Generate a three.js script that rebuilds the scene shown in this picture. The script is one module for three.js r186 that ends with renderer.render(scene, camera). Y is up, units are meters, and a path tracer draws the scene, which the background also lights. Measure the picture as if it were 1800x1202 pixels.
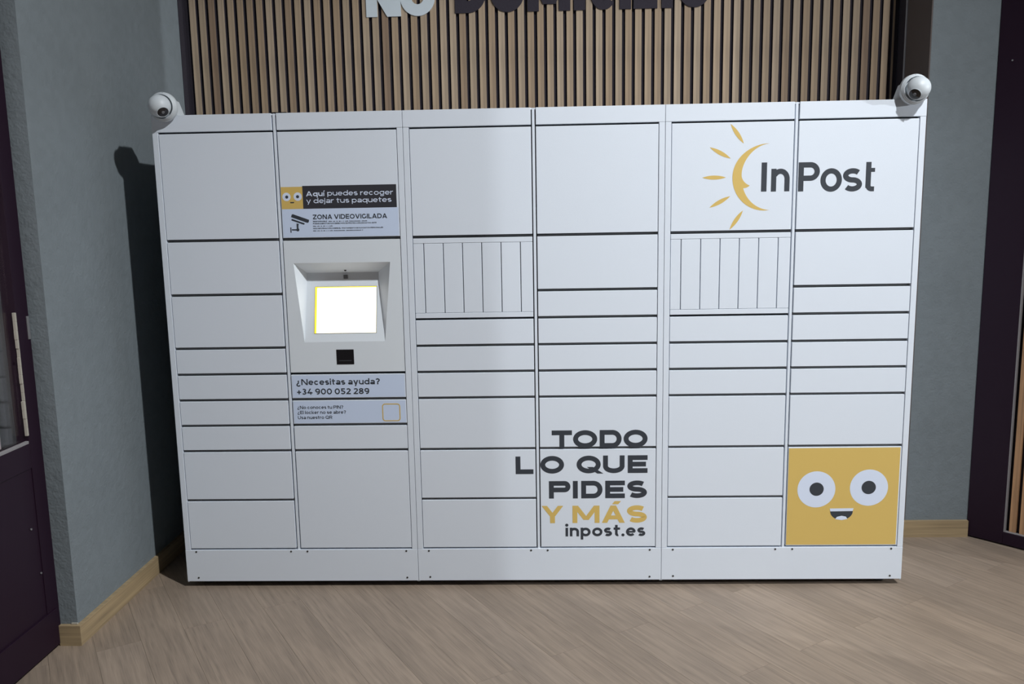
import * as THREE from 'three';
import { RoundedBoxGeometry } from 'three/addons/geometries/RoundedBoxGeometry.js';
import { mergeGeometries } from 'three/addons/utils/BufferGeometryUtils.js';
import { RectAreaLightUniformsLib } from 'three/addons/lights/RectAreaLightUniformsLib.js';
RectAreaLightUniformsLib.init();

// ---------------------------------------------------------------- camera, light, exposure
const scene = new THREE.Scene();
const camera = new THREE.PerspectiveCamera(2 * Math.atan(601 / 1440) * 180 / Math.PI, 1800 / 1202, 0.05, 60);
camera.rotation.order = 'YXZ';
camera.position.set(0.0069, 1.3141, 2.8105);
camera.rotation.set(-0.1475, 0.0322, -0.0177);
scene.add(camera);
const renderer = new THREE.WebGLRenderer({ antialias: true });
renderer.toneMapping = THREE.LinearToneMapping;
renderer.toneMappingExposure = 1.0;
renderer.shadowMap.enabled = true;
renderer.shadowMap.type = THREE.PCFSoftShadowMap;
scene.background = new THREE.Color(0x000000);                 // night: no sky light reaches the room
const LAMP = { at: [1.92, 4.05, 2.40], aim: [-0.6, -0.7, 0.8], angle: 0.98, power: 65, color: new THREE.Color(0.97, 0.99, 1.0) };   // ceiling spotlight
const SIDE = { at: [6.5, 2.1, 2.70], power: 50, color: new THREE.Color(0.93, 0.97, 1.0) };   // lamp in the side passage
const SCREEN_POWER = .6;

// ---------------------------------------------------------------- helpers
let rs = 12345;
const rnd = () => { rs = (rs * 1664525 + 1013904223) >>> 0; return rs / 4294967296; };
const hash = (x, y, s) => { let h = Math.imul(x, 374761393) ^ Math.imul(y, 668265263) ^ Math.imul(s, 2147483647 & 974634281); h = Math.imul(h ^ (h >>> 13), 1274126177); return ((h ^ (h >>> 16)) >>> 0) / 4294967296; };
function noise(x, y, px, py, s) {                              // value noise that tiles with periods px, py
  const xi = Math.floor(x), yi = Math.floor(y), fx = x - xi, fy = y - yi, u = fx * fx * (3 - 2 * fx), v = fy * fy * (3 - 2 * fy);
  const m = (a, n) => ((a % n) + n) % n, h = (a, b) => hash(m(a, px), m(b, py), s);
  const a = h(xi, yi), b = h(xi + 1, yi), c = h(xi, yi + 1), d = h(xi + 1, yi + 1);
  return a + (b - a) * u + (c - a) * v + (a - b - c + d) * u * v;
}
function texture(w, h, fn, srgb, rep = [1, 1]) {
  const d = new Uint8Array(w * h * 4);
  for (let y = 0; y < h; y++) for (let x = 0; x < w; x++) {
    const c = fn(x / w, y / h), i = (y * w + x) * 4;
    d[i] = Math.max(0, Math.min(255, c[0] * 255)); d[i + 1] = Math.max(0, Math.min(255, c[1] * 255)); d[i + 2] = Math.max(0, Math.min(255, c[2] * 255)); d[i + 3] = 255;
  }
  const t = new THREE.DataTexture(d, w, h, THREE.RGBAFormat);
  t.wrapS = t.wrapT = THREE.RepeatWrapping; t.magFilter = THREE.LinearFilter; t.minFilter = THREE.LinearMipmapLinearFilter; t.generateMipmaps = true;
  if (srgb) t.colorSpace = THREE.SRGBColorSpace;
  t.repeat.set(rep[0], rep[1]); t.needsUpdate = true;
  return t;
}
const lin = (r, g, b) => new THREE.Color().setRGB(r, g, b);
const std = (c, rough, extra = {}) => new THREE.MeshStandardMaterial({ color: c, roughness: rough, metalness: 0, ...extra });
const taken = {};
function numbered(name) { const n = taken[name] = (taken[name] ?? -1) + 1; return n ? name + '_' + String(n).padStart(3, '0') : name; }
function mesh(name, geo, mat, parent, pos) {
  const m = new THREE.Mesh(geo, mat); m.name = numbered(name); m.castShadow = m.receiveShadow = true;
  if (pos) m.position.set(...pos);
  parent.add(m); return m;
}
function thing(name, label, category, pos = [0, 0, 0], group) {
  const o = new THREE.Group(); o.name = numbered(name); o.position.set(...pos); o.userData = { label, category };
  if (group) o.userData.group = group;
  scene.add(o); return o;
}
function struct(name, geo, mat, label) { const m = mesh(name, geo, mat, scene); m.userData.kind = 'structure'; if (label) m.userData.label = label; return m; }
function structGroup(name, label) { const o = new THREE.Group(); o.name = numbered(name); o.userData = { kind: 'structure', label }; scene.add(o); return o; }
// uv in metres from the dominant normal axis; alongY puts the texture's u along y
function metreUV(g, swap) {
  const p = g.attributes.position, n = g.attributes.normal, uv = new Float32Array(p.count * 2);
  for (let i = 0; i < p.count; i++) {
    const ax = Math.abs(n.getX(i)), ay = Math.abs(n.getY(i)), az = Math.abs(n.getZ(i));
    let a, b;
    if (ay >= ax && ay >= az) { a = p.getX(i); b = p.getZ(i); } else if (ax >= az) { a = p.getZ(i); b = p.getY(i); } else { a = p.getX(i); b = p.getY(i); }
    uv[2 * i] = swap ? b : a; uv[2 * i + 1] = swap ? a : b;
  }
  g.setAttribute('uv', new THREE.BufferAttribute(uv, 2)); return g;
}
const boxG = (x0, x1, y0, y1, z0, z1) => metreUV(new THREE.BoxGeometry(x1 - x0, y1 - y0, z1 - z0).translate((x0 + x1) / 2, (y0 + y1) / 2, (z0 + z1) / 2));
const softBox = (x0, x1, y0, y1, z0, z1, r = 0.0012) => new RoundedBoxGeometry(x1 - x0, y1 - y0, z1 - z0, 1, r).translate((x0 + x1) / 2, (y0 + y1) / 2, (z0 + z1) / 2);
const cache = new Map();
const doorGeo = (w, h, d, r) => { const k = [w, h, d].map((v) => v.toFixed(5)).join(); if (!cache.has(k)) cache.set(k, new RoundedBoxGeometry(w, h, d, 2, r)); return cache.get(k); };
function quads(list) {                                         // list of 4-point faces
  const p = [], ix = []; let k = 0;
  for (const q of list) { for (const v of q) p.push(...v); for (let i = 2; i < q.length; i++) ix.push(k, k + i - 1, k + i); k += q.length; }
  const g = new THREE.BufferGeometry(); g.setAttribute('position', new THREE.Float32BufferAttribute(p, 3)); g.setIndex(ix);
  g.computeVertexNormals(); return metreUV(g);
}
function prism(poly, z0, z1) {                                 // polygon in x,y extruded in z
  const s = new THREE.Shape(poly.map(([x, y]) => new THREE.Vector2(x, y)));
  return metreUV(new THREE.ExtrudeGeometry(s, { depth: z1 - z0, bevelEnabled: false }).translate(0, 0, z0));
}

// ---------------------------------------------------------------- lettering: geometric letters made of strokes
const arc = (cx, cy, rx, ry, a0, a1, n = 18) => Array.from({ length: n + 1 }, (_, i) => { const a = (a0 + (a1 - a0) * i / n) * Math.PI / 180; return [cx + rx * Math.cos(a), cy + ry * Math.sin(a)]; });
class Ink {
  constructor() { this.p = []; this.i = []; this.layer = 0; }   // strokes that cross lie a few hundredths of a millimetre over one another
  poly(pts) { const k = this.p.length / 3; for (const [x, y] of pts) this.p.push(x, y, this.layer * 4e-5); this.layer++; for (let i = 2; i < pts.length; i++) this.i.push(k, k + i - 1, k + i); }
  stroke(pts, w, closed) {
    const n = pts.length, k = this.p.length / 3, h = w / 2, z = this.layer++ * 4e-5;
    for (let i = 0; i < n; i++) {
      const a = pts[closed ? (i - 1 + n) % n : Math.max(0, i - 1)], b = pts[i], c = pts[closed ? (i + 1) % n : Math.min(n - 1, i + 1)];
      const u = (p, q) => { const dx = q[0] - p[0], dy = q[1] - p[1], l = Math.hypot(dx, dy); return l ? [dx / l, dy / l] : null; };
      let d0 = u(a, b), d1 = u(b, c); d0 = d0 || d1; d1 = d1 || d0;
      let nx = -(d0[1] + d1[1]), ny = d0[0] + d1[0]; const l = Math.hypot(nx, ny) || 1; nx /= l; ny /= l;
      const m = Math.min(2, 1 / Math.max(0.3, nx * -d0[1] + ny * d0[0]));
      this.p.push(b[0] + nx * h * m, b[1] + ny * h * m, z, b[0] - nx * h * m, b[1] - ny * h * m, z);
    }
    for (let i = 0; i < (closed ? n : n - 1); i++) { const a = k + 2 * i, b = k + 2 * ((i + 1) % n); this.i.push(a, a + 1, b + 1, a, b + 1, b); }
  }
  disc(cx, cy, rx, ry = rx, n = 28) { this.poly(arc(cx, cy, rx, ry, 0, 360 - 360 / n, n - 1)); }
  geo() {
    const g = new THREE.BufferGeometry(); g.setAttribute('position', new THREE.Float32BufferAttribute(this.p, 3)); g.setIndex(this.i);
    // every triangle faces +z
    const ix = g.index.array, p = this.p;
    for (let t = 0; t < ix.length; t += 3) { const [a, b, c] = [ix[t] * 3, ix[t + 1] * 3, ix[t + 2] * 3]; if ((p[b] - p[a]) * (p[c + 1] - p[a + 1]) - (p[c] - p[a]) * (p[b + 1] - p[a + 1]) < 0) { const s = ix[t + 1]; ix[t + 1] = ix[t + 2]; ix[t + 2] = s; } }
    g.setAttribute('normal', new THREE.Float32BufferAttribute(new Float32Array(p.length).map((_, i) => i % 3 === 2 ? 1 : 0), 3));
    return metreUV(g);
  }
}
const WIDTH = { T: .82, O: 1.1, D: 1, L: .72, Q: 1.1, U: .95, E: .78, P: .86, S: .8, Y: .92, M: 1.16, A: 1.04, N: .98, Z: .84, V: 1.04, G: 1.02, C: 1.0, R: .88, B: .88, F: .74, H: .96, J: .62,
  a: .7, b: .78, c: .7, d: .78, e: .76, g: .78, k: .72, n: .72, o: .8, p: .78, q: .78, r: .45, s: .62, t: .5, u: .72, y: .74, m: 1.15,
  0: .84, 2: .74, 3: .74, 4: .86, 5: .76, 8: .78, 9: .78, '+': .66, '¿': .66, '?': .66 };
const ACCENT = { 'Á': 'A', 'Ó': 'O', 'í': 'i' };
// one character in the box x..x+W, y..y+H (H is the height of a capital), stroke width w
function glyph(k, ch, x, y, W, H, w) {
  const h = w / 2, X = H * .74, st = (pts, c) => k.stroke(pts.map(([a, b]) => [x + a, y + b]), w, c), pl = (pts) => k.poly(pts.map(([a, b]) => [x + a, y + b]));
  const diag = (x0, y0, x1, y1, ww) => pl([[x0, y0], [x0 + ww, y0], [x1 + ww, y1], [x1, y1]]);
  const ring = (cx, cy, rx, ry) => st(arc(cx, cy, rx, ry, 0, 350, 35), true);
  const bar = (x0, y0, x1, y1) => pl([[x0, y0], [x1, y0], [x1, y1], [x0, y1]]);
  const bowl = () => ring(W / 2, X / 2, W / 2 - h, X / 2 - h);
  const d2 = w * 1.12;
  k.layer = 0;
  if (ACCENT[ch]) {
    const base = ACCENT[ch];
    if (base === 'i') { bar(0, 0, w, X); diag(w * .1, X + w * .45, w * .7, H * 1.12, w * .9); return; }
    glyph(k, base, x, y, W, H, w); diag(W * .44, H * 1.07, W * .56, H * 1.25, w * 1.3); return;
  }
  switch (ch) {
    case 'T': bar(0, H - w, W, H); bar(W / 2 - h, 0, W / 2 + h, H - w); break;
    case 'O': case '0': ring(W / 2, H / 2, W / 2 - h, H / 2 - h); break;
    case 'Q': ring(W / 2, H / 2, W / 2 - h, H / 2 - h); diag(W * .42, H * .36, W * .86, -H * .02, w * 1.25); break;
    case 'D': bar(0, 0, w, H); st([[h, H - h], [W - H / 2, H - h], ...arc(W - H / 2, H / 2, H / 2 - h, H / 2 - h, 85, -85, 16), [W - H / 2, h], [h, h]]); break;
    case 'L': bar(0, 0, w, H); bar(w, 0, W, w); break;
    case 'I': bar(0, 0, w, H); break;
    case 'U': st([[h, H], [h, H * .4], ...arc(W / 2, H * .4, W / 2 - h, H * .4 - h, 185, 355, 16), [W - h, H * .4], [W - h, H]]); break;
    case 'E': bar(0, 0, w, H); bar(w, H - w, W, H); bar(w, H / 2 - h, W * .92, H / 2 + h); bar(w, 0, W, w); break;
    case 'F': bar(0, 0, w, H); bar(w, H - w, W, H); bar(w, H * .46 - h, W * .9, H * .46 + h); break;
    case 'H': bar(0, 0, w, H); bar(W - w, 0, W, H); bar(w, H / 2 - h, W - w, H / 2 + h); break;
    case 'J': st([[W - h, H], [W - h, H * .3], ...arc(W / 2, H * .3, W / 2 - h, H * .3 - h, 0, -150, 12)]); break;
    case 'P': case 'R': case 'B': {
      const b = H * (ch === 'B' ? .5 : .36); bar(0, 0, w, H);
      const c = (b + H) / 2, r = (H - b) / 2 - (ch === 'B' ? h / 2 : h), cc = c + (ch === 'B' ? -h / 2 : 0);
      st([[h, H - h], [W - r - h, H - h], ...arc(W - r - h, cc, r, H - h - cc, 80, -80, 14), [W - r - h, 2 * cc - H + h], [h, 2 * cc - H + h]]);
      if (ch === 'B') st([[h, H / 2], [W - H * .25, H / 2], ...arc(W - H * .25, H * .25 + h / 2, H * .25 - h, H * .25 - h / 2, 80, -80, 12), [W - H * .25, h], [h, h]]);
      if (ch === 'R') diag(W - d2, 0, W * .42, b + w, d2);
      break;
    }
    case 'S': case 's': {
      const T = ch === 'S' ? H : X, r = (T - w) / 4, rx = W / 2 - h;
      st([...arc(W / 2, T - h - r, rx, r, 38, 260, 20), ...arc(W / 2, h + r, rx, r, 80, -145, 20)]); break;
    }
    case 'Y': diag(0, H, W / 2 - d2 / 2, H * .4, d2); diag(W - d2, H, W / 2 - d2 / 2, H * .4, d2); bar(W / 2 - h, 0, W / 2 + h, H * .44); break;
    case 'M': bar(0, 0, w, H); bar(W - w, 0, W, H); diag(0, H, W / 2 - h, H * .18, w * 1.15); diag(W - w * 1.15, H, W / 2 - h * 1.15, H * .18, w * 1.15); break;
    case 'N': bar(0, 0, w, H); bar(W - w, 0, W, H); diag(0, H, W - w * 1.25, 0, w * 1.25); break;
    case 'A': diag(0, 0, W / 2 - d2 / 2, H, d2); diag(W - d2, 0, W / 2 - d2 / 2, H, d2); bar(W * .2, H * .2, W * .8, H * .2 + w * .85); break;
    case 'V': diag(0, H, W / 2 - d2 / 2, 0, d2); diag(W - d2, H, W / 2 - d2 / 2, 0, d2); break;
    case 'Z': bar(0, H - w, W, H); bar(0, 0, W, w); diag(0, w, W - w * 1.4, H - w, w * 1.4); break;
    case 'C': st(arc(W / 2, H / 2, W / 2 - h, H / 2 - h, 42, 318, 26)); break;
    case 'G': st([...arc(W / 2, H / 2, W / 2 - h, H / 2 - h, 42, 330, 26), [W - h, H * .26], [W - h, H * .5]]); break;
    case 'a': st([...arc(W / 2, X * .64, W / 2 - h, X * .36 - h, 150, 0, 14), [W - h, X * .5], [W - h, 0]]); st(arc(W * .46, X * .28, W * .46 - h, X * .28 - h, 0, 345, 22), true); break;
    case 'b': bowl(); bar(0, 0, w, H * 1.04); break;
    case 'd': bowl(); bar(W - w, 0, W, H * 1.04); break;
    case 'p': bowl(); bar(0, -H * .27, w, X); break;
    case 'q': bowl(); bar(W - w, -H * .27, W, X); break;
    case 'g': bowl(); st([[W - h, X], [W - h, 0], ...arc(W / 2, H * .02, W / 2 - h, H * .3 - h, 0, -145, 14)]); break;
    case 'o': bowl(); break;
    case 'c': st(arc(W / 2, X / 2, W / 2 - h, X / 2 - h, 42, 318, 22)); break;
    case 'e': st(arc(W / 2, X / 2, W / 2 - h, X / 2 - h, -2, 318, 26)); bar(w * .8, X / 2 - w * .36, W - w * .3, X / 2 + w * .36); break;
    case 'n': bar(0, 0, w, X); st([[W - h, 0], [W - h, X * .55], ...arc(W / 2, X * .55, W / 2 - h, X * .45 - h, 5, 150, 14)]); break;
    case 'm': bar(0, 0, w, X); for (const [a, b] of [[0, .55], [.45, 1]]) st([[W * b - h, 0], [W * b - h, X * .55], ...arc(W * (a + b) / 2, X * .55, W * (b - a) / 2 - h, X * .45 - h, 5, 165, 12)]); break;
    case 'u': st([[h, X], [h, X * .45], ...arc(W / 2, X * .45, W / 2 - h, X * .45 - h, 185, 350, 14)]); bar(W - w, 0, W, X); break;
    case 'r': bar(0, 0, w, X); st([...arc(W, X * .5, W - h, X * .5 - h, 170, 95, 8), [W, X - h]]); break;
    case 't': st([[W * .42, H * .96], [W * .42, X * .3], ...arc(W * .42 + X * .3 - h, X * .3, X * .3 - h, X * .3 - h, 185, 290, 10)]); bar(0, X - w * .9, W, X); break;
    case 'i': bar(0, 0, w, X); k.disc(x + h, y + X + w * 1.05, w * .62); break;
    case 'j': st([[h, X], [h, -H * .05], ...arc(-w * .6, -H * .05, w * 1.1, H * .2 - h, 0, -100, 8)]); k.disc(x + h, y + X + w * 1.05, w * .62); break;
    case 'l': bar(0, 0, w, H * 1.04); break;
    case 'k': bar(0, 0, w, H * 1.04); diag(w * .6, X * .3, W - d2 * 1.1, X, d2 * 1.1); diag(W - d2 * 1.1, 0, W * .34, X * .58, d2 * 1.1); break;
    case 'y': diag(0, X, W / 2 - d2 * .45, 0, d2); diag(W - d2, X, W * .26, -H * .27, d2); break;
    case '.': k.disc(x + h, y + h, w * .6); break;
    case ',': diag(0, -w, w * .3, w, w); break;
    case '+': bar(0, H * .4 - h, W, H * .4 + h); bar(W / 2 - h, H * .4 - W / 2, W / 2 + h, H * .4 + W / 2); break;
    case '2': st([...arc(W / 2, H * .7, W / 2 - h, H * .3 - h, 155, -35, 14), [w * .9, w * .8]]); bar(0, 0, W, w); break;
    case '3': st(arc(W * .48, H * .74, W * .46 - h, H * .26 - h, 140, -90, 14)); st(arc(W * .48, H * .28, W * .52 - h, H * .28 - h, 95, -145, 16)); break;
    case '4': diag(0, H * .24, W * .5, H, d2); bar(0, H * .2, W, H * .2 + w); bar(W * .66 - h, 0, W * .66 + h, H * .48); break;
    case '5': bar(W * .12, H - w, W * .92, H); bar(W * .12, H * .5, W * .12 + w, H); st([[W * .14, H * .56], [W * .4, H * .58], ...arc(W * .46, H * .31, W * .54 - h, H * .31 - h, 80, -145, 16)]); break;
    case '8': ring(W / 2, H * .74, W * .45 - h, H * .26 - h); ring(W / 2, H * .28, W / 2 - h, H * .28 - h); break;
    case '9': ring(W / 2, H * .66, W / 2 - h, H * .34 - h); st([[W - h, H * .66], ...arc(W / 2, H * .5, W / 2 - h, H * .5 - h, 0, -115, 16)]); break;
    case '?': st([...arc(W / 2, H * .7, W / 2 - h, H * .3 - h, 160, -55, 14), [W / 2, H * .38], [W / 2, H * .24]]); k.disc(x + W / 2, y + h, w * .62); break;
    case '¿': st([...arc(W / 2, H * .04, W / 2 - h, H * .3 - h, -20, -235, 14), [W / 2, H * .36], [W / 2, H * .5]]); k.disc(x + W / 2, y + X - h, w * .62); break;
    case '-': bar(0, H * .3, W, H * .3 + w); break;
  }
}
const natural = (ch, H, w) => (WIDTH[ACCENT[ch] || ch] ?? 0) * H || w;
// a line of text fitted between x0 and x1 on the baseline y
function line(k, text, x0, x1, y, H, w, gap = .13) {
  let total = 0; const adv = [...text].map((c) => c === ' ' ? H * .32 : natural(c, H, w) + H * gap);
  total = adv.reduce((a, b) => a + b, 0) - H * gap;
  const s = (x1 - x0) / total; let x = x0;
  [...text].forEach((c, i) => { if (c !== ' ') glyph(k, c, x, y, natural(c, H, w) * (WIDTH[ACCENT[c] || c] ? s : 1), H, w); x += adv[i] * s; });
}

// ---------------------------------------------------------------- materials
const speck = texture(256, 256, (u, v) => { const n = .5 + .5 * (noise(u * 64, v * 64, 64, 64, 3) - .5) + .5 * (noise(u * 128, v * 128, 128, 128, 4) - .5); return [n, n, n]; }, false, [4, 4]);
const M = {
  white: std(lin(.725, .785, .87), .52, { bumpMap: speck, bumpScale: .00012 }),
  terminal: std(lin(.725, .78, .835), .5),
  dark: std(lin(.035, .037, .042), .6),
  edge: std(lin(.16, .165, .175), .5),
  ink: std(lin(.035, .042, .055), .55),
  yellow: std(lin(.67, .47, .135), .5),
  sticker: std(lin(.61, .71, .90), .45),
  eye: std(lin(.69, .77, .93), .45),
  banner: std(lin(.033, .033, .042), .5),
  screw: std(lin(.08, .08, .08), .4, { metalness: .6 }),
  black: std(lin(.008, .007, .009), .25),
  frame: new THREE.MeshPhysicalMaterial({ color: lin(.016, .006, .016), roughness: .5, specularIntensity: .45 }),
  felt: std(lin(.030, .025, .036), .95, { bumpMap: speck, bumpScale: .0006 }),
  shell: std(lin(.60, .65, .69), .45),
  lens: std(lin(.01, .01, .012), .08),
  metal: std(lin(.42, .42, .44), .35, { metalness: .7 }),
  bead: std(lin(.25, .24, .25), .5),
  putty: std(lin(.40, .38, .33), .8),
  unseen: std(lin(.22, .22, .225), .9),
  ceiling: std(lin(.14, .14, .145), .95),
  subfloor: std(lin(.07, .055, .045), .9),
};
const plasterBump = texture(512, 512, (u, v) => {
  const n = .45 * noise(u * 48, v * 48, 48, 48, 11) + .35 * noise(u * 110, v * 110, 110, 110, 12) + .2 * noise(u * 220, v * 220, 220, 220, 13); return [n, n, n];
}, false, [1 / .6, 1 / .6]);
const plasterCol = texture(512, 512, (u, v) => {
  const n = .96 + .08 * (noise(u * 7, v * 7, 7, 7, 21) - .5) + .08 * (noise(u * 60, v * 60, 60, 60, 22) - .5); return [n, n, n];
}, false, [1 / 1.4, 1 / 1.4]);
M.plaster = std(lin(.188, .220, .240), .9, { bumpMap: plasterBump, bumpScale: .0016, map: plasterCol });
function woodMap(seed, base, amp, len, dens, w, h, rep) {       // grain runs along u
  return texture(w, h, (u, v) => {
    const warp = noise(u * 3, v * 6, 3, 6, seed) * .8;
    const fine = noise(u * len * 3, v * dens * 4 + warp * 2, len * 3, dens * 4, seed + 1), mid = noise(u * len, v * dens + warp, len, dens, seed + 2), broad = noise(u * 3, v * 4, 3, 4, seed + 3);
    const pore = Math.pow(noise(u * len * 2, v * dens * 5, len * 2, dens * 5, seed + 4), 6);
    const t = 1 + amp * ((fine - .5) * .5 + (mid - .5) * .8 + (broad - .5) * .5) - amp * .9 * pore;
    return [base[0] * t, base[1] * (t * .98 + .02), base[2] * (t * .94 + .06)];
  }, true, rep);
}
const slatMap = woodMap(40, [.80, .80, .80], .22, 5, 24, 512, 256, [1 / 1.3, 1 / .22]);
const SLAT = [[.58, .43, .29], [.52, .375, .245], [.63, .485, .345], [.47, .335, .22], [.40, .275, .185], [.57, .435, .305]].map((c) => std(lin(...c), .62, { map: slatMap }));
const plankMap = woodMap(70, [.86, .86, .86], .15, 9, 60, 1024, 1024, [1 / 1.25, 1 / .5]);
const PLANK = [[.40, .315, .245], [.385, .302, .233], [.415, .328, .257], [.393, .308, .238]].map((c) => std(lin(...c), .55, { map: plankMap }));
M.skirting = std(lin(.54, .405, .235), .6, { map: woodMap(90, [.84, .84, .84], .2, 4, 20, 512, 128, [1 / 1.1, 1 / .12]) });
M.skirtingDark = M.skirting;

// ---------------------------------------------------------------- room: floor of planks, walls, ceiling
const CEIL = 4.35;
const floor = struct('floor', boxG(-2.0, 7.4, -.12, -.0065, -1.1, 5.4), M.subfloor, 'grey-brown wood plank floor laid diagonally');
{
  const a = 56.5 * Math.PI / 180, m = [Math.cos(a), Math.sin(a)], n = [Math.sin(a), -Math.cos(a)], PW = .13, PL = 1.2, gap = .00028;
  const clip = (poly, f) => { const out = []; poly.forEach((p, i) => { const q = poly[(i + 1) % poly.length], d = f(p), e = f(q); if (d >= 0) out.push(p); if (d * e < 0) { const t = d / (d - e); out.push([p[0] + (q[0] - p[0]) * t, p[1] + (q[1] - p[1]) * t]); } }); return out; };
  for (let i = -24; i < 38; i++) for (let j = -6; j < 6; j++) {
    const n0 = .02 + i * PW, m0 = ((i & 1) ? .815 : .424) + j * PL;
    let poly = [[n0 + gap, m0 + gap], [n0 + PW - gap, m0 + gap], [n0 + PW - gap, m0 + PL - gap], [n0 + gap, m0 + PL - gap]].map(([p, q]) => [p * n[0] + q * m[0], p * n[1] + q * m[1]]);
    for (const f of [(p) => p[0] + 1.535, (p) => 2.42 - p[0], (p) => p[1] + .79, (p) => 5.2 - p[1]]) poly = poly.length ? clip(poly, f) : poly;
    if (poly.length < 3) continue;
    // top, and a slightly lower bevel ring down to the subfloor
    const c = poly.reduce((s, p) => [s[0] + p[0] / poly.length, s[1] + p[1] / poly.length], [0, 0]);
    const top = poly.map((p) => [p[0], 0, p[1]]), low = poly.map((p) => [p[0], -.0064, p[1]]);
    const faces = [top.slice().reverse()]; top.forEach((p, k) => { const q = (k + 1) % top.length; faces.push([p, top[q], low[q], low[k]]); });
    const g = quads(faces), P = g.attributes.position, uv = g.attributes.uv, off = [hash(i, j, 7) * 5, hash(i, j, 8) * 3];
    for (let k = 0; k < P.count; k++) uv.setXY(k, P.getX(k) * m[0] + P.getZ(k) * m[1] + off[0], P.getX(k) * n[0] + P.getZ(k) * n[1] + off[1]);
    // orient: make the top face upward
    if (g.attributes.normal.getY(0) < 0) { const ix = g.index.array; for (let t = 0; t < ix.length; t += 3) { const s = ix[t + 1]; ix[t + 1] = ix[t + 2]; ix[t + 2] = s; } g.computeVertexNormals(); }
    mesh('plank', g, PLANK[Math.floor(hash(i, j, 9) * PLANK.length)], floor);
  }
}
const ZS = -.74, ZBACK = -.77;                                 // slat fronts, back wall
const wallBack = struct('wall_back', boxG(-1.68, 1.53, 0, CEIL, ZBACK - .2, ZBACK), M.unseen, 'back wall of the niche clad in oak slats');
mesh('felt_backing', boxG(-1.47, 1.5, 0, 3.2, ZBACK, ZS - .011), M.felt, wallBack);
{
  const pitch = .04037, x0 = -1.4335, g = metreUV(new RoundedBoxGeometry(.0272, 3.2, .012, 1, .0008), true), core = M.felt, faces = (m) => [core, core, core, core, m, core];   // black core, oak face
  const tones = [2, 5, 4, 2, 0, 1, 3, 1, 2, 5, 3, 0, 2, 1, 0, 1, 5, 0, 2, 5, 4, 0, 2, 1, 5, 0, 2, 2, 3, 5, 0, 1, 2, 1, 5, 1, 1, 0, 2, 0, 2, 5, 2, 1, 5, 1, 0, 0, 1, 5, 2, 3, 5, 1, 0, 0, 2, 0, 5, 0, 2, 3, 2, 1, 0, 5, 1, 2, 5, 4, 1, 0];
  for (let i = 0; i < 72; i++) mesh('slat', g, faces(SLAT[tones[i % tones.length]]), wallBack, [x0 + i * pitch + .0136, 1.6, ZS - .006]);
  mesh('slat', metreUV(new RoundedBoxGeometry(.009, 3.2, .012, 1, .0008), true), faces(SLAT[0]), wallBack, [x0 + 72 * pitch + .0045, 1.6, ZS - .006]).userData.label = 'narrow cut slat at the end of the row';
}
const wallLeft = struct('wall_left', boxG(-1.68, -1.47, 0, CEIL, ZBACK, .404), M.plaster, 'grey-green textured plaster wall');
struct('wall_left_near', boxG(-1.72, -1.525, 0, CEIL, 1.32, 5.4), M.unseen);
struct('wall_left_over', boxG(-1.72, -1.525, 2.2, CEIL, .404, 1.32), M.unseen);
const wallRight = struct('wall_right', boxG(1.503, 1.9, 0, CEIL, -.97, -.455), M.plaster, 'narrow grey-green plaster wall beside the niche');
struct('wall_right_back', boxG(1.9, 7.4, 0, CEIL, -.97, -.60), M.unseen);
struct('wall_right_near', boxG(2.42, 2.6, 0, CEIL, 1.112, 5.4), M.unseen);
struct('wall_right_over', boxG(2.42, 2.6, 2.5, CEIL, -.6, 1.112), M.unseen);
struct('wall_passage', boxG(7.2, 7.4, 0, CEIL, -.6, 5.4), M.unseen);
struct('wall_front', boxG(-1.72, 7.4, 0, CEIL, 5.2, 5.4), M.unseen);
struct('ceiling', boxG(-1.72, 7.4, CEIL, CEIL + .15, -.97, 5.4), M.ceiling);
struct('trim_2', softBox(-1.47, -1.4665, 0, 3.2, ZBACK, -.712), M.felt, 'dark strip down the left corner of the niche');
struct('trim_3', boxG(1.4985, 1.503, .069, 3.4, -.738, -.4555), std(lin(.12, .10, .095), .8), 'dark brown panel on the return of the niche');
struct('trim_4', boxG(1.4965, 1.4990, .069, 3.4, -.738, -.672), M.felt, 'black strip beside the last slat');
struct('trim_1', softBox(1.494, 1.503, 0, 3.2, -.672, -.664, .002), std(lin(.42, .43, .46), .5), 'thin pale corner strip inside the niche');
// skirting boards, with returns round the wall ends
const sk = struct('baseboard_left', mergeGeometries([boxG(-1.47, -1.455, 0, .067, ZBACK + .02, .419), boxG(-1.525, -1.47, 0, .067, .404, .419)]), M.skirting, 'pale oak baseboard along the plaster wall');
struct('baseboard_right', mergeGeometries([boxG(1.488, 1.752, 0, .069, -.455, -.44), boxG(1.488, 1.503, 0, .069, -.735, -.455)]), M.skirting, 'pale oak baseboard under the narrow plaster wall');
mesh('paint_patch', softBox(-1.49, -1.468, .066, .072, .402, .408, .002), M.putty, sk);

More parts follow.
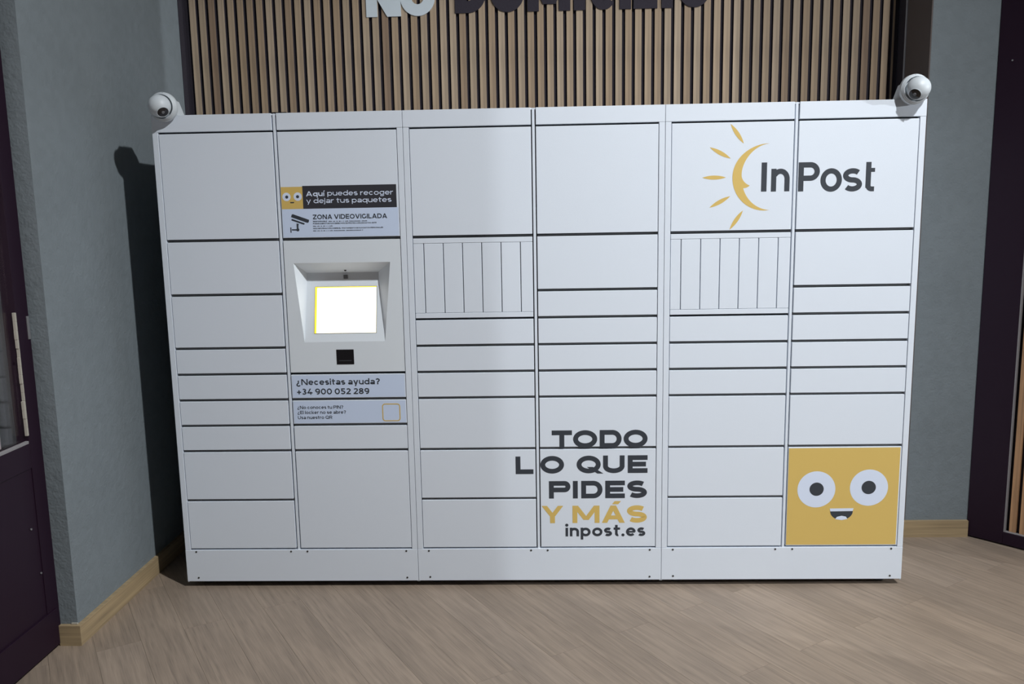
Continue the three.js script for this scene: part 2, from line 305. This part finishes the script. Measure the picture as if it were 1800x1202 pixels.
// ---------------------------------------------------------------- dark door with a glass pane at the left edge
{
  const d = structGroup('door_1', 'dark framed door with glass above a solid lower panel');
  const X0 = -1.565, X1 = -1.525, za = .404, zb = 1.30, st = .06;
  mesh('door_stile', softBox(X0, X1, .012, 2.18, za, za + st), M.frame, d); mesh('door_stile', softBox(X0, X1, .012, 2.18, zb - st, zb), M.frame, d);
  mesh('door_rail', softBox(X0, X1, .60, .675, za + st, zb - st), M.frame, d);
  mesh('door_rail', softBox(X0, X1, 2.1, 2.18, za + st, zb - st), M.frame, d);
  mesh('door_rail', softBox(X0, X1 + .004, .012, .13, za + st * .3, zb), M.frame, d);
  mesh('door_panel', boxG(X0 + .008, X1 - .003, .13, .60, za + st, zb - st), M.frame, d);
  mesh('door_pane', boxG(X0 + .016, X0 + .022, .675, 2.1, za + st, zb - st), new THREE.MeshPhysicalMaterial({ color: 0xffffff, roughness: .06, transmission: 1, thickness: 0, ior: 1.5 }), d);
  mesh('glazing_bead', softBox(X1 - .012, X1 - .001, .675, .684, za + st, zb - st), M.bead, d);
  const b = []; for (let i = 0; i < 14; i++) { const y = .70 + i * .0265, w = .003 + .005 * hash(i, 2, 5); b.push(softBox(X1 - .008, X1 + .0015, y, y + .027, za + st - .001, za + st + w, .0015)); }
  mesh('torn_sealant', mergeGeometries(b), M.putty, d).userData.label = 'ragged pale sealant along the pane';
  mesh('latch_plate', softBox(X1 - .004, X1 + .003, .985, 1.055, za + .003, za + .014), M.metal, d);
  for (const [y, z] of [[.42, .50], [.27, .475]]) mesh('screw', new THREE.CylinderGeometry(.003, .003, .003, 10).rotateZ(Math.PI / 2).translate(X1 + .0005, y, z), M.metal, d);
  // closed roller shutter behind the glass
  const sh = structGroup('window_1', 'closed roller shutter seen through the door glass');
  for (let i = 0; i < 24; i++) mesh('shutter_slat', softBox(-1.66, -1.645, i * .092, i * .092 + .088, za + .01, zb + .005, .004), std(lin(.62 + .05 * hash(i, 1, 1), .55, .56), .7), sh);
  struct('wall_shutter_back', boxG(-1.72, -1.67, 0, 2.2, .404, 1.32), M.unseen);
}
// ---------------------------------------------------------------- dark framed slatted door standing at an angle on the right
{
  const d = structGroup('door_2', 'dark framed door leaf with vertical wooden slats'); d.position.set(1.752, 0, -.451); d.rotation.y = -Math.atan2(.731, .683);
  const L = .84, T = .05;
  mesh('door_stile', softBox(0, .133, .006, 2.3, -T, 0), M.frame, d); mesh('door_stile', softBox(L - .133, L, .006, 2.3, -T, 0), M.frame, d);
  mesh('door_rail', softBox(.133, L - .133, .006, .055, -T, 0), M.frame, d); mesh('door_rail', softBox(.133, L - .133, 2.2, 2.3, -T, 0), M.frame, d);
  mesh('door_panel', boxG(.133, L - .133, .055, 2.2, -T + .005, -.03), M.felt, d);
  const g = metreUV(new RoundedBoxGeometry(.023, 2.14, .016, 1, .001), true), mat = std(lin(.70, .40, .21), .6, { map: slatMap });
  for (let i = 0; i < 15; i++) mesh('slat', g, mat, d, [.1605 + i * .036, 1.128, -.022]);
  mesh('glazing_bead', softBox(.133, .1385, .055, 2.2, -.02, -.002, .001), M.bead, d); mesh('glazing_bead', softBox(.1385, L - .133, .055, .0585, -.02, -.002, .001), M.bead, d);
  mesh('screw', new THREE.CylinderGeometry(.003, .003, .003, 10).rotateX(Math.PI / 2).translate(.05, 1.87, .001), M.metal, d);
}

// ---------------------------------------------------------------- parcel lockers
const ROWY = [0, .3667, .7381, 1.1143, 1.48];
const rowY = (r) => { const k = Math.min(3, Math.floor(r / 4)), t = (r - 4 * k) / 4; return .1482 + ROWY[k] + (ROWY[k + 1] - ROWY[k]) * t; };
const POST = .0203, STRIP = .0045, VG = .0038, HG = .0045, TOP = .1482 + 1.48 + .0555, DEPTH = -.655;
const UNITS = [{ x0: -1.2905, x1: -.4384, dm: -.0078 }, { x0: -.4384, x1: .4384, dm: .0001 }, { x0: .4384, x1: 1.2918, dm: .0057 }];
const LABELS = ['white parcel locker unit with the glowing touch screen terminal and blue help stickers',
  'white parcel locker unit in the middle with the bold black and yellow slogan',
  'white parcel locker unit with the yellow sun logo and a yellow smiling face door'];
const COLS = [[[[12, 16], [10, 12], [8, 10], [7, 8], [6, 7], [5, 6], [4, 5], [2, 4], [0, 2]], [[12, 16], [6, 7], [5, 6], [4, 5], [0, 4]]],
  [[[12, 16], [8, 9], [7, 8], [6, 7], [4, 6], [2, 4], [0, 2]], [[12, 16], [10, 12], [9, 10], [8, 9], [7, 8], [6, 7], [4, 6], [0, 4]]],
  [[[12, 16], [8, 9], [7, 8], [6, 7], [4, 6], [2, 4], [0, 2]], [[12, 16], [10, 12], [9, 10], [8, 9], [7, 8], [6, 7], [4, 6], [0, 4]]]];
const doorsAt = {};
const FOOT = new THREE.CylinderGeometry(.02, .024, .022, 16);
const LOCKERS = UNITS.map((u, k) => {
  const cx = (u.x0 + u.x1) / 2, t = thing('parcel_locker', LABELS[k], 'parcel locker', [cx, 0, 0]), mid = cx + u.dm, X = (x) => x - cx;
  const seam = .0006, l = u.x0 + seam, r = u.x1 - seam;
  // cabinet: sides, roof, back; then the dark inner face the doors close on
  mesh('cabinet_body', mergeGeometries([boxG(X(l), X(l) + .004, .02, TOP - .002, DEPTH, -.0015), boxG(X(r) - .004, X(r), .02, TOP - .002, DEPTH, -.0015),
    boxG(X(l), X(r), TOP - .006, TOP - .002, DEPTH, -.0015), boxG(X(l), X(r), .02, TOP - .002, DEPTH - .004, DEPTH)]), M.white, t);
  const back = [];
  if (k) back.push([l + .004, r - .004, .03, TOP - .008]); else back.push([l + .004, mid, .03, TOP - .008], [mid, r - .004, .03, rowY(7)], [mid, r - .004, rowY(12), TOP - .008]);   // open behind the terminal
  for (const [a, b, c, d] of back) mesh('inner_face', boxG(X(a), X(b), c, d, -.03, -.018), M.dark, t);
  for (const [x, z] of [[X(l) + .06, -.06], [X(r) - .06, -.06], [X(l) + .06, DEPTH + .06], [X(r) - .06, DEPTH + .06]]) mesh('foot', FOOT, M.dark, t, [x, .011, z]);
  for (const s of [0, 1]) {
    const a = s ? u.x1 - POST : l, b = s ? r : u.x0 + POST;
    mesh('side_post', softBox(X(a), X(b), .1482 - .004, TOP - .0555, -.018, .001), M.white, t);
  }
  mesh('middle_post', softBox(X(mid) - STRIP, X(mid) + STRIP, .1482 - .018, TOP - .001, -.016, -.001), M.white, t);
  mesh('top_fascia', softBox(X(l), X(mid) - STRIP - VG, TOP - .0555, TOP, -.02, .002), M.white, t);
  mesh('top_fascia', softBox(X(mid) + STRIP + VG, X(r), TOP - .0555, TOP, -.02, .002), M.white, t);
  const base = mesh('base_panel', softBox(X(l), X(r), .0238, .1482 - .0045, -.02, .002), M.white, t);
  const sg = new THREE.CylinderGeometry(.0034, .0034, .002, 12).rotateX(Math.PI / 2);
  for (const [x, y] of [[u.x0 + .041, .1375], [mid - .028, .1375], [mid + .032, .1375], [u.x1 - .041, .1375], [u.x0 + .043, .038], [u.x1 - .041, .036]]) mesh('screw', sg, M.screw, base, [X(x), y, .0022]);
  const spans = [[u.x0 + POST + .0018, mid - STRIP - VG], [mid + STRIP + VG, u.x1 - POST - .0018]];
  COLS[k].forEach((col, c) => {
    const [a, b] = spans[c];
    for (const [r0, r1] of col) {
      const y0 = rowY(r0) + (r0 ? HG : .0015), y1 = rowY(r1) - (r1 === 16 ? .006 : HG), w = b - a, h = y1 - y0;
      const d = mesh('door', doorGeo(w, h, .016, .0013), M.white, t, [X((a + b) / 2), (y0 + y1) / 2, -.008]);
      doorsAt[[k, c, r0]] = { mesh: d, x: (a + b) / 2, y: (y0 + y1) / 2, x0: a, x1: b, y0, y1 };
      if (r0) mesh('shelf_edge', boxG(X(a), X(b), rowY(r0) - .0014, rowY(r0) + .0014, -.018, -.006), M.edge, t);
    }
  });
  // tall narrow doors side by side
  if (k) {
    const [a, b] = spans[0], y0 = rowY(9) + .003, y1 = rowY(12) - HG, st = .0172;
    mesh('door_rail', softBox(X(a), X(b), y1 - st, y1, -.016, 0), M.white, t); mesh('door_rail', softBox(X(a), X(b), y0, y0 + st, -.016, 0), M.white, t);
    const f = [0, .0872, .2513, .413, .5744, .736, .8985, 1];
    for (let i = 0; i < 7; i++) {
      const p = a + (b - a) * f[i] + (i ? .0013 : 0), q = a + (b - a) * f[i + 1] - (i < 6 ? .0013 : 0);
      mesh('narrow_door', doorGeo(q - p, y1 - y0 - 2 * st - .0016, .016, .0013), M.white, t, [X((p + q) / 2), (y0 + y1) / 2, -.0085]);
    }
  }
  return t;
});
// something printed on a door: world x, y; it lies a third of a millimetre proud of the door
function print(door, ink, mat, name = 'lettering', lift = .0004) { const g = ink.geo ? ink.geo() : ink; return mesh(name, g, mat, door.mesh, [-door.x, -door.y, .008 + lift]); }
const rect = (x0, x1, y0, y1) => { const k = new Ink(); k.poly([[x0, y0], [x1, y0], [x1, y1], [x0, y1]]); return k; };

// ---- first unit: banner, camera notice, help stickers
{
  const top = doorsAt[[0, 1, 12]];
  print(top, rect(-.8620, -.7880, 1.3650, 1.4392), M.yellow, 'yellow_label');
  print(top, rect(-.7880, -.4672, 1.3650, 1.4418), M.banner, 'banner');
  print(top, rect(top.x0 + .002, top.x1 - .002, top.y0 + .002, 1.3648), M.sticker, 'notice_sticker');
  let k = new Ink(); k.disc(-.8436, 1.4060, .0142); k.disc(-.8052, 1.4063, .0142); print(top, k, M.eye, 'face_print', .0007);
  k = new Ink(); k.disc(-.8428, 1.4056, .0053); k.disc(-.8055, 1.4061, .0053); k.poly([[-.8322, 1.3883], [-.8180, 1.3886], [-.8190, 1.3850], [-.8306, 1.3848]]); print(top, k, M.ink, 'face_print', .0010);
  k = new Ink(); line(k, 'Aquí', -.7764, -.7125, 1.4066, .0168, .0036, .1); line(k, 'puedes recoger', -.7030, -.4785, 1.4076, .0168, .0026, .1); line(k, 'y dejar tus paquetes', -.7764, -.4846, 1.3832, .0168, .0026, .1);
  print(top, k, M.eye, 'lettering', .0008);
  k = new Ink(); line(k, 'ZONA VIDEOVIGILADA', -.7566, -.5020, 1.3290, .0158, .0031, .12);
  line(k, 'RESPONSABLE', -.7570, -.7090, 1.3196, .0042, .0009); line(k, 'PUEDE EJERCITAR SUS DERECHOS DE PROTECCIÓN DE DATOS ANTE', -.7572, -.5388, 1.3122, .0042, .0009);
  line(k, 'MÁS INFORMACIÓN SOBRE EL TRATAMIENTO DE SUS DATOS PERSONALES', -.7574, -.5170, 1.2958, .0042, .0009);
  for (const [a, b, y] of [[-.703, -.5734, 1.3196], [-.7577, -.6905, 1.3040], [-.7578, -.5873, 1.2884]]) for (let x = a, i = 0; x < b; i++) { k.layer = 0; const w = .0016 + .0012 * hash(i, 5, 5); k.poly([[x, y], [x + w, y], [x + w, y + .0007 + .0026 * hash(i, 6, 6)], [x, y + .0032]]); x += w + .0009 + (hash(i, 8, 1) > .8 ? .003 : 0); }
  // camera pictogram
  k.layer = 0;
  const tilt = (cx, cy, L, Hh, a) => { const c = Math.cos(a), s = Math.sin(a); return [[-L, -Hh], [L * .9, -Hh], [L, -Hh * .3], [L * .96, Hh], [-L * .92, Hh], [-L, Hh * .5]].map(([x, y]) => [cx + x * c - y * s, cy + x * s + y * c]); };
  k.poly(tilt(-.8005, 1.3325, .0315, .0058, -.35)); k.poly(tilt(-.8085, 1.3215, .0235, .0027, -.35));
  k.poly([[-.8140, 1.3165], [-.8062, 1.3140], [-.8080, 1.3080], [-.8080, 1.2960], [-.8140, 1.2960], [-.8140, 1.3080]]); k.disc(-.8108, 1.2945, .0052); k.poly([[-.8310, 1.2968], [-.8150, 1.2966], [-.8150, 1.2924], [-.8310, 1.2926]]); k.poly([[-.8362, 1.3030], [-.8328, 1.3030], [-.8328, 1.2850], [-.8362, 1.2850]]);
  print(top, k, M.ink, 'lettering', .0008);
  const a = doorsAt[[0, 1, 6]], b = doorsAt[[0, 1, 5]];
  for (const d of [a, b]) print(d, rect(d.x0 + .0025, d.x1 - .0025, d.y0 + .002, d.y1 - .002), M.sticker, 'help_sticker');
  k = new Ink(); line(k, '¿Necesitas ayuda?', -.8464, -.5503, .7527, .0212, .0041, .11); line(k, '+34 900 052 289', -.8455, -.5892, .7183, .0212, .0041, .13); print(a, k, M.ink, 'lettering', .0008);
  k = new Ink(); line(k, '¿No conoces tu PIN?', -.8474, -.6842, .6664, .0116, .0020, .11); line(k, '¿El locker no se abre?', -.8480, -.6756, .6482, .0116, .0020, .11); line(k, 'Usa nuestro QR', -.8478, -.7250, .6298, .0116, .0020, .11); print(b, k, M.ink, 'lettering', .0008);
  k = new Ink(); { const x0 = -.5445, x1 = -.4838, y0 = .6208, y1 = .6812, r = .009, q = []; for (const [cx, cy, s] of [[x1 - r, y1 - r, 0], [x0 + r, y1 - r, 90], [x0 + r, y0 + r, 180], [x1 - r, y0 + r, 270]]) q.push(...arc(cx, cy, r, r, s, s + 90, 6)); k.stroke(q, .0036, true); }
  print(b, k, M.yellow, 'code_frame', .0008);
}
// ---- terminal
{
  const t = LOCKERS[0], cx = t.position.x, X = (x) => x - cx, sp = [doorsAt[[0, 1, 12]].x0, doorsAt[[0, 1, 12]].x1], y0 = rowY(7) + HG, y1 = rowY(12) - HG;
  const TL = [-.8332, 1.1808], TR = [-.4978, 1.1800], BR = [-.5256, .9052], BL = [-.8087, .9044];
  const s = new THREE.Shape([[sp[0], y0], [sp[1], y0], [sp[1], y1], [sp[0], y1]].map(([x, y]) => new THREE.Vector2(X(x), y)));
  s.holes.push(new THREE.Path([TL, TR, BR, BL].map(([x, y]) => new THREE.Vector2(X(x), y))));
  const plate = mesh('terminal_panel', metreUV(new THREE.ExtrudeGeometry(s, { depth: .0135, bevelEnabled: true, bevelSize: 0, bevelThickness: .001, bevelSegments: 1 }).translate(0, 0, -.0145)), M.terminal, t);
  const v = (p, z = 0) => [X(p[0]), p[1], z], zi = -.055, A = [-.803, 1.1430], B = [-.8045, 1.1120], A2 = [-.5500, 1.1430], B2 = [-.5510, 1.1120];
  mesh('screen_recess', quads([[v(TL), v(A, zi), v(A2, zi), v(TR)], [v(A, zi), v(B, zi), v(B2, zi), v(A2, zi)], [v(TL), v(BL), v(B, zi), v(A, zi)], [v(TR), v(A2, zi), v(B2, zi), v(BR)], [v(B, zi), v(BL), v(BR), v(B2, zi)]]).toNonIndexed(), M.terminal, plate).geometry.computeVertexNormals();
  // screen lies on the sloping plate
  const SCR = [-.666, .1126], slope = Math.atan2(.055, .207), scr = new THREE.Group(); scr.name = 'touch_screen'; t.add(scr); scr.position.set(X(SCR[0]), .905 + SCR[1] * Math.cos(slope), -SCR[1] * Math.sin(slope)); scr.rotation.x = -slope;
  const W = .217, H = .1645, cv = texture(128, 100, (u, q) => { const e = u < .025 || q > .972; return e ? [1, .86, .22] : [1, 1, 1]; }, true);
  mesh('bezel', softBox(-W / 2 - .0012, W / 2 + .0012, -H / 2 - .0012, H / 2 + .0012, -.004, .0012, .0008), M.dark, scr);
  const pg = new THREE.PlaneGeometry(W, H).translate(0, 0, .0016);
  mesh('display', pg, new THREE.MeshStandardMaterial({ color: 0x050505, roughness: .3, emissive: 0xffffff, emissiveMap: cv, emissiveIntensity: 1.6 }), scr);
  const ra = new THREE.RectAreaLight(new THREE.Color(1, .99, .93), SCREEN_POWER, W, H); ra.position.set(0, 0, .004); ra.rotation.y = Math.PI; scr.add(ra); ra.name = 'screen_light';
  const k = (x, y, z) => [X(x), y, z];
  mesh('camera_lens', new THREE.CylinderGeometry(.0047, .0047, .004, 18).rotateX(Math.PI / 2), M.black, plate, k(-.6640, 1.1530, -.0430));
  mesh('code_scanner', softBox(-.0074, .0074, -.007, .007, -.003, .003), M.edge, plate, k(-.6665, 1.1276, -.0545));
  mesh('card_reader', softBox(-.0308, .0308, -.0265, .0265, -.004, .0012), M.black, plate, k(-.6686, .8510, 0));
  mesh('reader_slot', softBox(-.022, .022, -.0015, .0015, 0, .0018, .0006), M.dark, plate, k(-.6686, .838, 0));
}
// ---- slogan on the middle unit
{
  const up = doorsAt[[1, 1, 4]], low = doorsAt[[1, 1, 0]], left = doorsAt[[1, 0, 2]];
  const word = (door, list, y, mat) => { for (const [c, a, b] of list) { const k = new Ink(); glyph(k, c, a, y, b - a, .0645, .0172); print(door, k, mat, 'letter'); } };
  word(up, [['T', .0505, .1218], ['O', .1258, .2106], ['D', .2192, .2960], ['O', .3032, .3870]], .5150, M.ink);
  word(left, [['L', -.0785, -.0155]], .4215, M.ink);
  word(low, [['O', .0092, .0930], ['Q', .1376, .2226], ['U', .2310, .3068], ['E', .3180, .3876]], .4225, M.ink);
  word(low, [['P', .0388, .1150], ['I', .1240, .1406], ['D', .1534, .2288], ['E', .2386, .3080], ['S', .3166, .3860]], .3302, M.ink);
  let k = new Ink();
  line(k, 'inpost.es', .0965, .3812, .1884, .0440, .0092, .13);
  print(low, k, M.ink);
  word(low, [['Y', .0118, .0890], ['M', .1218, .2180], ['Á', .2262, .3080], ['S', .3160, .3862]], .2386, M.yellow);
}
// ---- logo and face on the right unit
{
  const a = doorsAt[[2, 0, 12]], b = doorsAt[[2, 1, 12]], f = doorsAt[[2, 1, 0]];
  let k;
  for (const [d, ...g] of [[a, 'I', .7592, 1.3942, .0180, .0954, .0180], [a, 'n', .7918, 1.3936, .0612, .1010, .0170], [b, 'P', .8815, 1.3922, .0702, .0955, .0175], [b, 'o', .9546, 1.3895, .0708, .1040, .0172], [b, 's', 1.0288, 1.3890, .0634, .1030, .0172]]) { k = new Ink(); glyph(k, ...g); print(d, k, M.ink, 'letter'); }
  k = new Ink(); k.poly([[1.1036, 1.4846], [1.1206, 1.4846], [1.1206, 1.40], [1.1036, 1.40]]); k.poly([[1.1036, 1.4650], [1.1330, 1.4650], [1.1330, 1.4520], [1.1036, 1.4520]]); k.stroke([[1.1121, 1.415], ...arc(1.1121 + .012, 1.409, .012, .0125, 190, 275, 8), [1.1325, 1.3965]], .0160); print(b, k, M.ink, 'letter');
  // crescent with a face in profile
  const sh = new THREE.Shape(); sh.moveTo(.7838, 1.5512); sh.bezierCurveTo(.735, 1.554, .6636, 1.515, .6632, 1.4434); sh.bezierCurveTo(.6632, 1.372, .726, 1.322, .7884, 1.3332);
  sh.bezierCurveTo(.755, 1.3345, .714, 1.358, .6995, 1.4065); sh.quadraticCurveTo(.712, 1.4065, .7212, 1.4150); sh.bezierCurveTo(.708, 1.420, .694, 1.432, .6936, 1.4500); sh.bezierCurveTo(.692, 1.492, .731, 1.548, .7838, 1.5512);
  const leaf = ([x0, y0], [x1, y1], w) => { const s = new THREE.Shape(), mx = (x0 + x1) / 2, my = (y0 + y1) / 2, l = Math.hypot(x1 - x0, y1 - y0), nx = -(y1 - y0) / l * w, ny = (x1 - x0) / l * w; s.moveTo(x0, y0); s.quadraticCurveTo(mx + nx, my + ny, x1, y1); s.quadraticCurveTo(mx - nx, my - ny, x0, y0); return s; };
  const rays = [[[.6538, 1.6168], [.6985, 1.5526]], [[.5866, 1.5424], [.6563, 1.5046]], [[.5631, 1.4436], [.6419, 1.4430]], [[.5885, 1.3441], [.6573, 1.3811]], [[.6571, 1.2697], [.7005, 1.3332]]].map(([p, q]) => leaf(p, q, .0135));
  print(a, new THREE.ShapeGeometry(sh, 18), M.yellow, 'crescent_logo'); for (const r of rays) print(a, new THREE.ShapeGeometry(r, 18), M.yellow, 'sun_ray');
  print(f, rect(f.x0 + .0015, f.x1 - .004, f.y0 + .003, f.y1 - .003), M.yellow, 'yellow_film');
  const part = (name, mat, lift, draw) => { const q = new Ink(); draw(q); print(f, q, mat, name, lift); };
  for (const [x, y] of [[.9804, .3572], [1.1630, .3622]]) part('eye', M.eye, .0007, (q) => q.disc(x, y, .0662, .0662, 48));
  for (const [x, y] of [[.9812, .3580], [1.1622, .3630]]) part('pupil', M.ink, .0010, (q) => q.disc(x, y, .0248, .0244, 32));
  part('mouth', M.ink, .0007, (q) => q.poly([[1.0318, .2765], ...arc(1.0714, .2765, .0396, .0318, 186, 356, 20), [1.1105, .2772]]));
  part('teeth', M.eye, .0010, (q) => q.poly([[1.0295, .2868], [1.1128, .2876], [1.1100, .2770], [1.0322, .2762]]));
  part('tongue', M.eye, .0010, (q) => q.poly([[1.0500, .2475], [1.0560, .2560], [1.0720, .2598], [1.0870, .2568], [1.0930, .2478], [1.0730, .2438]]));
}
mesh('top_bracket', softBox(-.03, .03, TOP - .002, TOP + .006, -.05, -.022), M.black, LOCKERS[0], [UNITS[0].x0 + .426 - LOCKERS[0].position.x, 0, 0]);
mesh('top_bracket', softBox(-.026, .026, TOP - .002, TOP + .0018, -.05, -.022), M.white, LOCKERS[1], [0, 0, 0]);

// ---------------------------------------------------------------- security cameras on the two top corners
function securityCamera(side, x, y, z, label) {                  // side -1 left, 1 right
  const t = thing('security_camera', label, 'camera', [x, TOP, z]), cy = y - TOP;
  // wedge mount standing on the locker
  const q = (px, py) => [px * -side, py];
  mesh('mount', prism([q(-.046, .0005), q(.036, .0005), q(.018, .052), q(.008, .058), q(-.038, .058)], -.100, -.036), M.shell, t);
  const head = new THREE.Group(); head.name = numbered('head'); t.add(head); head.position.set(0, cy, 0);
  const axis = new THREE.Vector3(side * .04, -.03, 1).normalize(); head.quaternion.setFromUnitVectors(new THREE.Vector3(0, 0, 1), axis);
  const prof = [[.0001, -.040], [.0250, -.040], [.0250, -.022], [.0455, -.022], [.0478, -.020], [.0478, -.008], [.0466, -.006], [.0452, -.006], [.0450, -.003], [.0436, -.001], [.0424, -.001], [.0416, .002], [.0404, .003], [.0390, .003], [.0385, -.006], [.0300, -.008]].map(([a, b]) => new THREE.Vector2(a, b));
  mesh('ring', new THREE.LatheGeometry(prof, 56).rotateX(Math.PI / 2), M.shell, head);
  mesh('ball', new THREE.SphereGeometry(.0365, 44, 30).translate(side * .0015, .0008, .010), M.shell, head);
  mesh('screw', new THREE.CylinderGeometry(.0025, .0025, .003, 12).rotateX(Math.PI / 2), M.screw, head, [side * -.004, .0438, -.0075]);
  // round lens window let into the ball, looking down and inwards
  const dir = new THREE.Vector3(...(side < 0 ? [.60, -.72, .60] : [-.62, -.66, .62])).normalize().applyQuaternion(head.quaternion.clone().invert());
  const lens = new THREE.Group(); lens.name = numbered('lens_window'); head.add(lens); lens.quaternion.setFromUnitVectors(new THREE.Vector3(0, 0, 1), dir); lens.position.copy(dir).multiplyScalar(.0325); lens.position.z += .010; lens.position.x += side * .0015;
  mesh('window_glass', new THREE.SphereGeometry(1, 32, 16).scale(.0185, .0185, .0034), M.lens, lens);
  mesh('window_rim', new THREE.TorusGeometry(.0187, .0010, 8, 36), M.shell, lens, [0, 0, .0006]);
  mesh('lens', new THREE.CylinderGeometry(.0045, .006, .003, 20).rotateX(Math.PI / 2), M.edge, lens, [0, .001, .0030]);
  return t;
}
securityCamera(-1, -1.236, 1.7085, .034, 'white dome security camera on the corner above the touch screen locker');
securityCamera(1, 1.240, 1.7110, .034, 'white dome security camera on the corner above the sun logo locker');

// ---------------------------------------------------------------- raised lettering on the slats
function wallSign(label, list, mat, y, H, w, x) {
  const t = thing('wall_lettering', label, 'sign', [x, y, ZS]);
  for (const [c, a, b] of list) {
    const k = new Ink(); glyph(k, c, a - x, 0, b - a, H, w);
    const g = k.geo(), n = g.attributes.position.count, back = g.clone(); g.translate(0, 0, .005); back.translate(0, 0, .0002);
    // side skirts between the two faces
    const P = g.attributes.position, ix = g.index.array, E = new Map();
    for (let i = 0; i < ix.length; i += 3) for (const [p, q] of [[ix[i], ix[i + 1]], [ix[i + 1], ix[i + 2]], [ix[i + 2], ix[i]]]) { if (E.has(q + '_' + p)) E.delete(q + '_' + p); else E.set(p + '_' + q, [p, q]); }
    const walls = quads([...E.values()].map(([p, q]) => [[P.getX(p), P.getY(p), .005], [P.getX(p), P.getY(p), .0002], [P.getX(q), P.getY(q), .0002], [P.getX(q), P.getY(q), .005]]));
    mesh('letter', mergeGeometries([g, back, walls]), mat, t);
  }
  return t;
}
wallSign('white block letters reading NO high on the oak slats', [['N', -.6884, -.5440], ['O', -.5455, -.4011]], std(lin(.60, .67, .72), .6), 2.1585, .150, .046, -.545);
wallSign('black block letters of the longer word beside the white ones', [['D', -.3188, -.1911], ['O', -.1722, -.0325], ['M', -.0190, .1574], ['I', .1719, .2256], ['C', .2376, .3487], ['I', .3597, .4058], ['L', .4167, .5144], ['I', .5306, .5766], ['O', .5980, .7320]], M.felt, 2.1650, .150, .047, .2);

// ---------------------------------------------------------------- lamps
{
  const t = thing('ceiling_spotlight', 'white cylindrical spotlight hanging from the ceiling', 'lamp', [LAMP.at[0], CEIL, LAMP.at[2]]), dy = LAMP.at[1] - CEIL;
  const aim = new THREE.Vector3(...LAMP.aim).sub(new THREE.Vector3(...LAMP.at)).normalize();
  mesh('canopy', new THREE.CylinderGeometry(.06, .06, .03, 32).translate(0, -.015, 0), M.white, t);
  const head = new THREE.Group(); head.name = numbered('lamp_head'); t.add(head); head.position.set(0, dy, 0); head.quaternion.setFromUnitVectors(new THREE.Vector3(0, 0, 1), aim);
  mesh('stem', new THREE.CylinderGeometry(.010, .010, -dy - .03, 16).translate(0, -.03 - (-dy - .03) / 2, 0).translate(-aim.x * .06, .0, -aim.z * .06), M.white, t);
  mesh('housing', new THREE.LatheGeometry([[.0001, -.16], [.055, -.16], [.07, -.15], [.075, -.02], [.075, 0], [.07, 0], [.066, -.012], [.0001, -.012]].map(([a, b]) => new THREE.Vector2(a, b)), 40).rotateX(Math.PI / 2), M.white, head);
  mesh('lamp_face', new THREE.CylinderGeometry(.066, .066, .004, 40).rotateX(Math.PI / 2).translate(0, 0, -.008), new THREE.MeshStandardMaterial({ color: 0x111111, emissive: LAMP.color, emissiveIntensity: 3 }), head);
  const l = new THREE.SpotLight(LAMP.color, LAMP.power, 0, LAMP.angle, 1, 2); l.name = 'spot_source'; l.position.set(0, 0, .004); l.target.position.set(0, 0, 1); head.add(l, l.target);
  l.target.name = 'spot_target'; l.castShadow = true; l.shadow.mapSize.set(2048, 2048); l.shadow.bias = -.0005; l.shadow.radius = 3.3;
  const s = thing('passage_lamp', 'small globe lamp fixed to the wall of the side passage', 'lamp', [7.2, SIDE.at[1], SIDE.at[2]]);
  mesh('wall_plate', new THREE.CylinderGeometry(.06, .06, .02, 32).rotateZ(Math.PI / 2).translate(-.01, 0, 0), M.white, s);
  mesh('arm', new THREE.CylinderGeometry(.01, .01, 7.2 - SIDE.at[0] - .05, 16).rotateZ(Math.PI / 2).translate(-(7.2 - SIDE.at[0] - .05) / 2 - .015, 0, 0), M.white, s);
  mesh('globe', new THREE.SphereGeometry(.05, 32, 20), new THREE.MeshStandardMaterial({ color: 0x111111, emissive: SIDE.color, emissiveIntensity: 3 }), s, [SIDE.at[0] - 7.2, 0, 0]);
  const p = new THREE.PointLight(SIDE.color, SIDE.power, 0, 2); p.position.set(SIDE.at[0] - 7.2, 0, 0); p.castShadow = true; p.shadow.mapSize.set(1024, 1024); p.shadow.bias = -.0005; p.shadow.radius = 1.2; s.add(p);
}
renderer.render(scene, camera);
